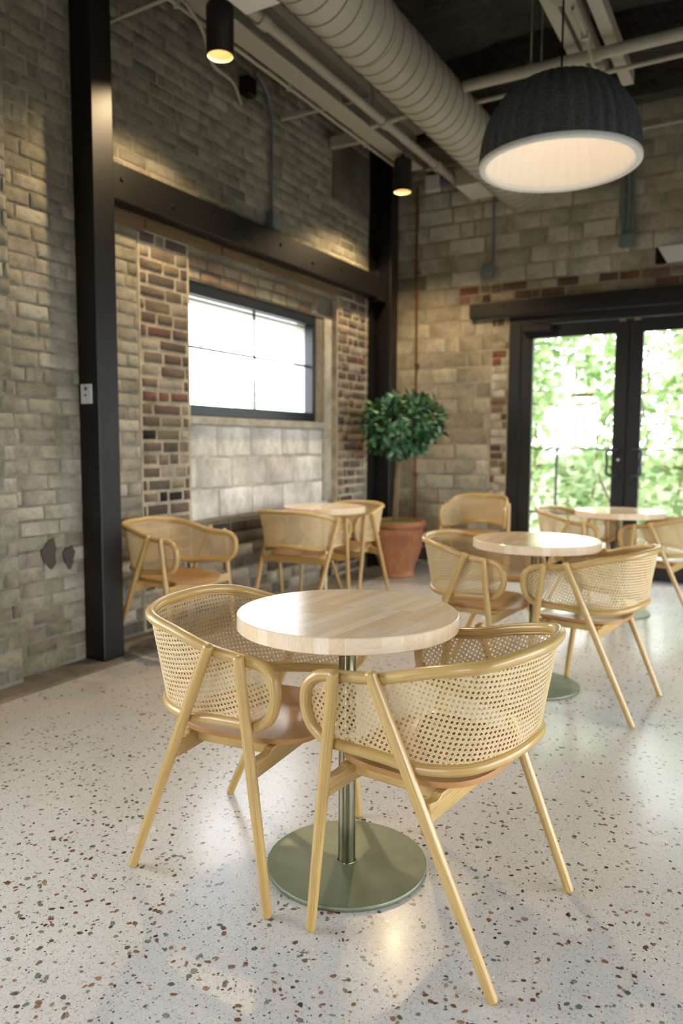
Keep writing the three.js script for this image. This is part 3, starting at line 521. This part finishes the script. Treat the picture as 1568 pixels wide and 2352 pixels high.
function seatG(which) {
  const a = 0.212, b = 0.203, zc = 0.056, n = 3.0, NA = 72, NR = 10, th = 0.0135, pos = [], uv = [], idx = [];
  const Y = (x, z) => { const q = x / a; return 0.418 + 0.012 * q * q - 0.010 * (1 - q * q) * clamp(1 - Math.abs(z - 0.02) / 0.25) + 0.014 * Math.pow(clamp((-z - 0.02) / 0.13), 2) - 0.012 * Math.pow(clamp((z - 0.17) / 0.09), 2); };
  const at = (k, t) => { const c = Math.cos(k / NA * 6.28318), s = Math.sin(k / NA * 6.28318); return [a * t * Math.sign(c) * Math.pow(Math.abs(c), 2 / n), zc + b * t * Math.sign(s) * Math.pow(Math.abs(s), 2 / n)]; };
  const add = (x, y, z) => { pos.push(x, y, z); uv.push(z / 0.7, x / 0.3); };
  if (which === 'seat') {
    for (const [dy, flip] of [[0, 0], [-th, 1]]) { const b0 = pos.length / 3; for (let r = 0; r <= NR; r++) for (let k = 0; k < NA; k++) { const [x, z] = at(k, r / NR * (dy ? 1 : 0.992)); add(x, Y(x, z) + dy, z); } for (let r = 0; r < NR; r++) for (let k = 0; k < NA; k++) { const i = b0 + r * NA + k, j = b0 + r * NA + (k + 1) % NA; const q = [i, j, j + NA, i, j + NA, i + NA]; if (!flip) q.reverse(); idx.push(...q); } }
  } else {
    for (let k = 0; k < NA; k++) { const [x, z] = at(k, 1), [x2, z2] = at(k, 0.992), y = Y(x, z); add(x2, y + 0.0001, z2); add(x, y - 0.002, z); pos.push(x, y - th, z); uv.push(z / 0.7, x / 0.3 + 0.1); }
    for (let k = 0; k < NA; k++) for (const c of [0, 1]) { const i = 3 * k + c, j = 3 * ((k + 1) % NA) + c; idx.push(i, j, j + 1, i, j + 1, i + 1); }
  }
  const g = new THREE.BufferGeometry(); g.setAttribute('position', new THREE.Float32BufferAttribute(pos, 3)); g.setAttribute('uv', new THREE.Float32BufferAttribute(uv, 2)); g.setIndex(idx); g.computeVertexNormals(); return g;
}
function stretcherG(xl, zc) {   // deep cross board between two legs, its upper edge sweeping up to the seat
  const y0 = 0.362, s = new THREE.Shape(); s.moveTo(-xl, y0); s.lineTo(xl, y0); s.lineTo(xl, 0.404); s.bezierCurveTo(xl - 0.02, 0.404, 0.222, 0.392, 0.205, 0.408); s.lineTo(-0.205, 0.408); s.bezierCurveTo(-0.222, 0.392, -xl + 0.02, 0.404, -xl, 0.404); s.closePath();
  const g = new THREE.ExtrudeGeometry(s, { depth: 0.018, bevelEnabled: true, bevelThickness: 0.003, bevelSize: 0.003, bevelSegments: 2, curveSegments: 10 }); g.translate(0, 0, zc - 0.009);
  const p = g.attributes.position, uv = g.attributes.uv; for (let i = 0; i < uv.count; i++) uv.setXY(i, p.getX(i) / 0.7, (p.getY(i) + p.getZ(i)) / 0.25); return g;
}
function makeChair() {
  const t = new THREE.Group(); t.name = numbered('cane_armchair'); t.userData.category = 'chair';
  const fc = (h) => fullCurve(h);
  const tr = part('top_rail', tubeG(fc(CH.top), 0.0148, 110, 14), M.ash, t);
  const inner = fc(CH.top).map((p) => V(p.x * 0.968, p.y - 0.0135, p.z > 0 ? p.z : p.z * 0.962)); part('cane_bead', tubeG(inner, 0.0045, 110, 7), M.ash, tr);
  const br = part('bottom_rail', tubeG(fc(CH.bot), 0.0148, 100, 14), M.ash, t);
  part('cane_bead', tubeG(fc(CH.bot).map((p) => V(p.x * 0.99, p.y + 0.0145, p.z)), 0.004, 100, 7), M.ash, br);
  for (const s of [-1, 1]) part('arm_bend', tubeG([[0.27, 0.656, 0.168], [0.2712, 0.6545, 0.195], [0.2755, 0.645, 0.226], [0.279, 0.621, 0.249], [0.279, 0.59, 0.2555], [0.277, 0.556, 0.253], [0.2735, 0.521, 0.238], [0.269, 0.497, 0.209], [0.2665, 0.489, 0.185], [0.266, 0.488, 0.168]].map(([x, y, z]) => V(s * x, y, z)), 0.0155, 48, 14), M.ash, t);
  const cp = part('cane_panel', caneGeometry(), M.cane, t); cp.userData.kind = 'stuff';
  for (const s of [-1, 1]) {
    part('leg', legG(V(s * 0.297, 0.667, 0.16), V(s * 0.287, 0, 0.235), 0.0147, 0.0128), M.ash, t);
    part('leg', legG(V(s * 0.287, 0.682, 0.062), V(s * 0.248, 0, -0.236), 0.0147, 0.0128), M.ash, t);
  }
  const st = part('seat', seatG('seat'), M.ply, t); part('seat_edge', seatG('edge'), M.plyEdge, st);
  part('stretcher', stretcherG(0.28, 0.192), M.ash, t); part('stretcher', stretcherG(0.258, -0.07), M.ash, t);
  for (const s of [-1, 1]) part('side_rail', rbox(s * 0.150, s * 0.172, 0.374, 0.405, -0.075, 0.2, 0.004), M.ash, t);
  return t;
}
const proto = makeChair(); let used = false;
function chair(x, z, deg, label, y = 0) { const c = used ? proto.clone() : proto; if (used) c.name = numbered('cane_armchair'); used = true; c.position.set(x, y, z); c.rotation.set(0, deg * Math.PI / 180, 0); scene.add(c); tag(c, label, 'chair', 'light wooden armchairs with cane backs'); }
const cr = (s) => `light wooden cane-backed armchair ${s}`;
chair(-1.315, -1.752, 94.5, cr('in the foreground, left of the nearest round table'));
chair(-0.674, -1.758, -95.8, cr('in the foreground, right of the nearest table, back to camera'));
chair(-1.285, -3.655, 86.5, cr('left of the middle round table, in front of the terracotta pot'));
chair(-0.666, -3.592, -95.8, cr('right of the middle round table'));
chair(-1.24, -5.605, 86, cr('left of the round table by the glass door'));
chair(-0.575, -5.615, -98, cr('cut by the right edge, at the table by the door'));
chair(-2.915, -4.50, 182, cr('with its back to the camera at the table under the window'));
chair(-2.865, -5.12, 351, cr('facing the camera behind the table under the window'));
chair(-3.045, -3.33, 93, cr('standing alone between black column and window wall'), 0.008);
chair(-2.27, -6.46, 9, cr('against the back wall between potted tree and door'));
// ------------------------------------------------------------------ tables
function makeTable() {
  const t = new THREE.Group(); t.name = numbered('round_table'); t.userData.category = 'table';
  const R = 0.3075, Y1 = 0.742, Y0 = 0.7, c = 0.0025, W = 0.034, g0 = 18 * Math.PI / 180, ca = Math.cos(g0), sa = Math.sin(g0);
  const stave = (x0, x1, z0, z1) => {   // piece of the round top between x0..x1 and z0..z1 (turned by g0)
    const ring = (rad) => {
      const pts = [], n = 7, lo = (x) => -Math.sqrt(Math.max(0, rad * rad - x * x)), a = Math.max(x0, -rad), b = Math.min(x1, rad);
      for (let k = 0; k <= n; k++) { const x = a + (b - a) * k / n; pts.push([x, Math.max(z0, lo(x))]); } for (let k = n; k >= 0; k--) { const x = a + (b - a) * k / n; pts.push([x, Math.min(z1, -lo(x))]); } return pts;
    };
    const layers = [[R - c, Y1], [R, Y1 - c], [R, Y0 + c], [R - c, Y0]].map(([rad, y]) => ring(rad).map(([x, z]) => [x * ca - z * sa, y, x * sa + z * ca, x, z])), n = layers[0].length, pos = [], uv = [];
    const v = (p, side) => { pos.push(p[0], p[1], p[2]); side ? uv.push(p[1] / 0.3, (p[3] + p[4]) / 0.12) : uv.push(p[4] / 0.7, p[3] / 0.1); };
    const tri = (a, b, d, s) => { v(a, s); v(b, s); v(d, s); };
    for (let k = 1; k < n - 1; k++) { tri(layers[0][0], layers[0][k + 1], layers[0][k]); tri(layers[3][0], layers[3][k], layers[3][k + 1]); }
    for (let l = 0; l < 3; l++) for (let k = 0; k < n; k++) { const j = (k + 1) % n, A = layers[l][k], B = layers[l][j], C = layers[l + 1][j], D = layers[l + 1][k]; tri(A, B, C, 1); tri(A, C, D, 1); }
    const g = new THREE.BufferGeometry(); g.setAttribute('position', new THREE.Float32BufferAttribute(pos, 3)); g.setAttribute('uv', new THREE.Float32BufferAttribute(uv, 2)); g.computeVertexNormals(); return g;
  };
  for (let x = -R - 0.006; x < R; x += W) {
    const h = Math.sqrt(Math.max(0, R * R - Math.pow(Math.abs(x + W / 2) < W ? 0 : Math.min(Math.abs(x), Math.abs(x + W)), 2))); if (h < 0.01) continue;
    let z = -h; while (z < h - 1e-4) { let e = z + rr(0.18, 0.42); if (e > h - 0.07) e = h + 0.01; part('stave', stave(x, x + W, z < -h + 1e-6 ? -1 : z, e > h ? 1 : e), pick(M.staves), t); z = e; }
  }
  part('pedestal_pole', latheG([[0, 0.7], [0.0245, 0.7], [0.0245, 0.016], [0.029, 0.014], [0.029, 0.012]], 28), M.bronzePole, t);
  part('top_plate', latheG([[0, 0.7], [0.11, 0.7], [0.11, 0.693], [0, 0.693]], 28), M.black, t);
  const base = latheG([[0, 0.015], [0.224, 0.0145], [0.2285, 0.012], [0.2285, 0.003], [0.226, 0], [0, 0]], 72), bp = base.attributes.position, bu = base.attributes.uv; for (let i = 0; i < bu.count; i++) bu.setXY(i, bp.getX(i) * 1.5, bp.getZ(i) * 1.5);
  part('base_disc', base, M.bronze, t);
  return t;
}
const tproto = makeTable(); let tused = false;
function table(x, z, deg, label) { const c = tused ? tproto.clone() : tproto; if (tused) c.name = numbered('round_table'); tused = true; c.position.set(x, 0, z); c.rotation.set(0, deg * Math.PI / 180, 0); scene.add(c); tag(c, label, 'table', 'round pedestal tables'); return c; }
table(-1.004, -1.80, 14, 'round butcher block pedestal table nearest the camera, between two armchairs');
table(-0.985, -3.672, 20, 'round butcher block pedestal table in the middle of the room');
table(-0.915, -5.62, 40, 'round butcher block pedestal table in front of the glass door');
table(-2.885, -4.81, 10, 'round butcher block pedestal table under the left window');
// ------------------------------------------------------------------ potted tree
function leafG(L, W, bend) {
  const pos = [0, 0, 0, -W * 0.42, bend * 0.35, L * 0.28, 0, -W * 0.12, L * 0.3, W * 0.42, bend * 0.35, L * 0.28, -W * 0.46, bend * 0.3, L * 0.58, 0, -W * 0.12, L * 0.6, W * 0.46, bend * 0.3, L * 0.58, 0, -bend, L];
  const idx = [0, 2, 1, 0, 3, 2, 1, 2, 5, 1, 5, 4, 2, 3, 6, 2, 6, 5, 4, 5, 7, 5, 6, 7];
  const g = new THREE.BufferGeometry(); g.setAttribute('position', new THREE.Float32BufferAttribute(pos, 3)); g.setAttribute('uv', new THREE.Float32BufferAttribute(new Float32Array(16), 2)); g.setIndex(idx); g.computeVertexNormals(); return g;
}
{
  const t = thing('potted_tree', 'round-crowned green tree in a terracotta pot before the corner column', 'potted plant', [-2.935, 0, -6.19]);
  const pot = part('pot', latheG([[0, 0], [0.125, 0], [0.135, 0.008], [0.138, 0.03], [0.128, 0.05], [0.15, 0.12], [0.185, 0.22], [0.205, 0.31], [0.212, 0.38], [0.211, 0.44], [0.208, 0.452], [0.226, 0.462], [0.232, 0.475], [0.232, 0.505], [0.226, 0.515], [0.21, 0.515], [0.205, 0.505], [0.2, 0.46], [0, 0.46]].map(([r, y]) => [r * 1.12, y]), 48), M.terracotta, t);
  part('soil', latheG([[0, 0.485], [0.1, 0.482], [0.228, 0.47]], 32), M.soil, pot);
  const mg = [], lump = new THREE.IcosahedronGeometry(1, 1);
  for (let k = 0; k < 150; k++) { const a = rnd() * 6.283, r = 0.19 * Math.sqrt(rnd()), s = rr(0.012, 0.028), g = lump.clone(); g.scale(s, s * 0.7, s); g.translate(r * Math.cos(a), 0.487, r * Math.sin(a)); mg.push(g); }
  part('moss', mergeGeometries(mg), M.moss, t).userData.kind = 'stuff';
  for (const dx of [0, 0.022]) part('trunk', tubeG([V(-0.045 + dx, 0.47, 0.01), V(-0.03 + dx, 0.7, 0), V(-0.012 + dx * 0.8, 0.95, 0.008), V(0.01 + dx * 0.5, 1.15, 0), V(0.03, 1.36, 0)], 0.0125, 30, 8), M.bark, t);
  for (let k = 0; k < 12; k++) { const a = k * 2.4, up = rr(1.2, 1.5); part('branch', tubeG([V(0.02, 1.1 + 0.012 * k, 0), V(0.12 * Math.cos(a), up - 0.05, 0.12 * Math.sin(a)), V(0.27 * Math.cos(a), up + rr(-0.02, 0.1), 0.24 * Math.sin(a))], 0.006, 10, 5), M.bark, t); }
  const leaves = [rr, rr, rr].map((_, i) => leafG(0.08 + 0.012 * i, 0.044 + 0.005 * i, 0.009)), list = [];
  for (let k = 0; k < 1700; k++) {
    const u = rr(-1, 1), a = rnd() * 6.283, q = Math.sqrt(1 - u * u), e = Math.pow(rnd(), 0.3), lob = 0.95 + 0.09 * Math.sin(3 * a + 1) * q + 0.05 * Math.sin(7 * a + 4 * u) + rr(-0.04, 0.03);
    const dir = V(q * Math.cos(a), u, q * Math.sin(a)), P = V(0.045 + dir.x * 0.37 * e * lob, 1.385 + dir.y * 0.275 * e * lob + 0.03 * dir.x, dir.z * 0.34 * e * lob);
    const z = dir.clone().multiplyScalar(0.8).add(V(rr(-0.7, 0.7), rr(-0.9, 0.25), rr(-0.7, 0.7))).normalize(), up = dir.clone().add(V(rr(-0.4, 0.4), 0.8, rr(-0.4, 0.4))).normalize(), x = up.cross(z).normalize(), y = z.clone().cross(x);
    list.push({ m: new THREE.Matrix4().makeBasis(x, y, z).scale(V(1, 1, 1).multiplyScalar(rr(0.7, 1.12))).setPosition(P), g: Math.floor(rnd() * 3), c: Math.floor(rnd() * 5), f: P.z * 0.87 + P.x * 0.5 });
  }
  list.sort((a, b) => b.f - a.f); const rest = leafMats.map(() => []);
  list.forEach((l, i) => { if (i < 300) { const m = part('leaf', leaves[l.g], leafMats[l.c], t); m.matrix.copy(l.m); m.matrix.decompose(m.position, m.quaternion, m.scale); } else rest[l.c].push(leaves[l.g].clone().applyMatrix4(l.m)); });
  part('foliage', mergeGeometries(rest.map((r) => mergeGeometries(r)), true), leafMats, t).userData.kind = 'stuff';
}
// ------------------------------------------------------------------ outside
{
  const g = structure('ground_terrace'); part('paving', boxG(-14, 14, -0.2, -0.02, ZB - 0.32, -22), std({ color: 0xd9d7d0, roughness: 0.9, map: rep(blotchT, 0.5, 0.5) }), g);
  part('paving', boxG(-14, 40, -0.25, -0.06, 3.26, 40), std({ color: 0x45443f, roughness: 0.95 }), g); part('paving', boxG(3.76, 40, -0.25, -0.06, -22, 3.26), std({ color: 0x45443f, roughness: 0.95 }), g);
  const s = structure('ground_yard'); part('lawn', boxG(-3.75, -40, -0.3, -0.1, 40, -22), std({ color: 0x6f7358, roughness: 1 }), s);
  // pale garden wall with planter boxes behind the door
  const wl = thing('garden_wall', 'pale garden wall behind the vines outside the door', 'wall', [0, -0.02, -10.6]);
  part('wall_body', boxG(-7, 7, 0, 1.0, -0.1, 0.1), std({ color: 0xe4e2da, roughness: 0.9 }), wl); part('coping', rbox(-7, 7, 1.0, 1.06, -0.14, 0.14, 0.01), std({ color: 0xd2d0c8, roughness: 0.9 }), wl);
  const rail = thing('garden_railing', 'thin dark railing on the terrace outside the door', 'railing', [0, -0.02, -9.0]);
  part('top_bar', cylBetween(V(-6, 1.18, 0), V(5, 1.18, 0), 0.012, 0.012, 8), M.black, rail); part('low_bar', cylBetween(V(-6, 0.42, 0), V(5, 0.42, 0), 0.016, 0.016, 8), M.black, rail);
  for (let x = -6; x <= 5; x += 1.9) part('post', cylBetween(V(x, 0, 0), V(x, 1.18, 0), 0.016, 0.016, 8), M.black, rail);
  const tr = thing('vine_trellis', 'dark timber trellis carrying the vines outside the door', 'trellis', [-1.3, -0.02, -9.85]);
  for (const y of [0.95, 1.86, 2.75]) part('slat', boxG(-3.2, 2.4, y - 0.03, y + 0.03, -0.02, 0.02), M.bark, tr);
  for (let x = -3.1; x < 2.4; x += 1.35) part('post', boxG(x - 0.03, x + 0.03, 0, 3.1, -0.06, -0.02), M.bark, tr);
  const lg = leafG(0.13, 0.07, 0.012), green = [0xb2cc8e, 0x9aba7a, 0xc8daac, 0x7f9f64, 0xd6e2bd].map((c) => new THREE.Color(c)), lm = phys({ color: 0xffffff, roughness: 0.5, side: THREE.DoubleSide, transmission: 0.5, thickness: 0 });
  lm.roughness = 0.9;
  const vine = (label, x, z, w, h, y0, n) => {
    const t = thing('climbing_vine', label, 'vine', [x, 0, z], 0, 'vines outside the door');
    for (let k = 0; k < 4; k++) part('stem', tubeG([V((k - 1.5) * w * 0.12, 0, 0), V((k - 1.5) * w * 0.3 + rr(-0.1, 0.1), h * 0.35, rr(-0.05, 0.05)), V((k - 1.5) * w * 0.2 + rr(-0.2, 0.2), h * 0.7, 0.05), V(rr(-0.4, 0.4) * w, h, 0)], 0.014, 24, 6), M.bark, t);
    const im = new THREE.InstancedMesh(lg, lm, n), m = new THREE.Matrix4(); im.name = 'foliage'; im.userData.kind = 'stuff'; im.castShadow = im.receiveShadow = true;
    for (let k = 0; k < n; k++) {
      const cl = Math.floor(k / 26), cx = (hash(cl, 3, 7 + Math.round(x * 10)) - 0.5) * w, cy = y0 + (h - y0) * hash(cl, 5, 9 + Math.round(x * 10)), q = new THREE.Quaternion().setFromEuler(new THREE.Euler(rr(-0.4, 1.6), rr(0, 6.28), rr(-0.8, 0.8)));
      m.compose(V(cx + rr(-0.2, 0.2), Math.max(0.1, cy + rr(-0.22, 0.2)), rr(-0.25, 0.3)), q, V(1, 1, 1).multiplyScalar(rr(0.7, 1.4))); im.setMatrixAt(k, m); im.setColorAt(k, pick(green));
    }
    t.add(im);
  };
  vine('leafy climbing vine behind the left edge of the glass door', -3.15, -9.35, 1.5, 3.1, 0.2, 1700);
  vine('leafy climbing vine behind the left door leaf', -2.05, -9.6, 1.5, 3.2, 0.3, 1700);
  vine('leafy climbing vine behind the meeting stiles of the door', -1.1, -9.4, 1.4, 3.1, 0.2, 1500);
  vine('leafy climbing vine behind the right door leaf', -0.2, -9.7, 1.5, 3.2, 0.3, 1700);
  // far trees seen low through the left window
  const far = (label, x, z, r, h) => { const t = thing('distant_tree', label, 'tree', [x, -0.1, z]); part('trunk', cylBetween(V(0, 0, 0), V(0, h * 0.6, 0), 0.15, 0.1, 8), M.bark, t); const cg = new THREE.IcosahedronGeometry(r, 4), p = cg.attributes.position; for (let i = 0; i < p.count; i++) { const v = V(p.getX(i), p.getY(i), p.getZ(i)), n = fbm((v.x / r + 1.1) / 2.2 + 0.31 * v.z / r, (v.y / r + 1.1) / 2.2, 7, 7, 3, 5); v.multiplyScalar(0.8 + 0.5 * n); p.setXYZ(i, v.x, v.y * 0.8 + h, v.z); } cg.computeVertexNormals(); part('crown', cg, std({ color: 0xb9c4a8, roughness: 1 }), t); };
  far('distant pale tree low in the left pane of the window', -15.5, -16.5, 1.1, 2.0); far('distant pale tree low in the right pane of the window', -14.0, -20.5, 1.3, 2.4);
}
shade(scene);
renderer.render(scene, camera);
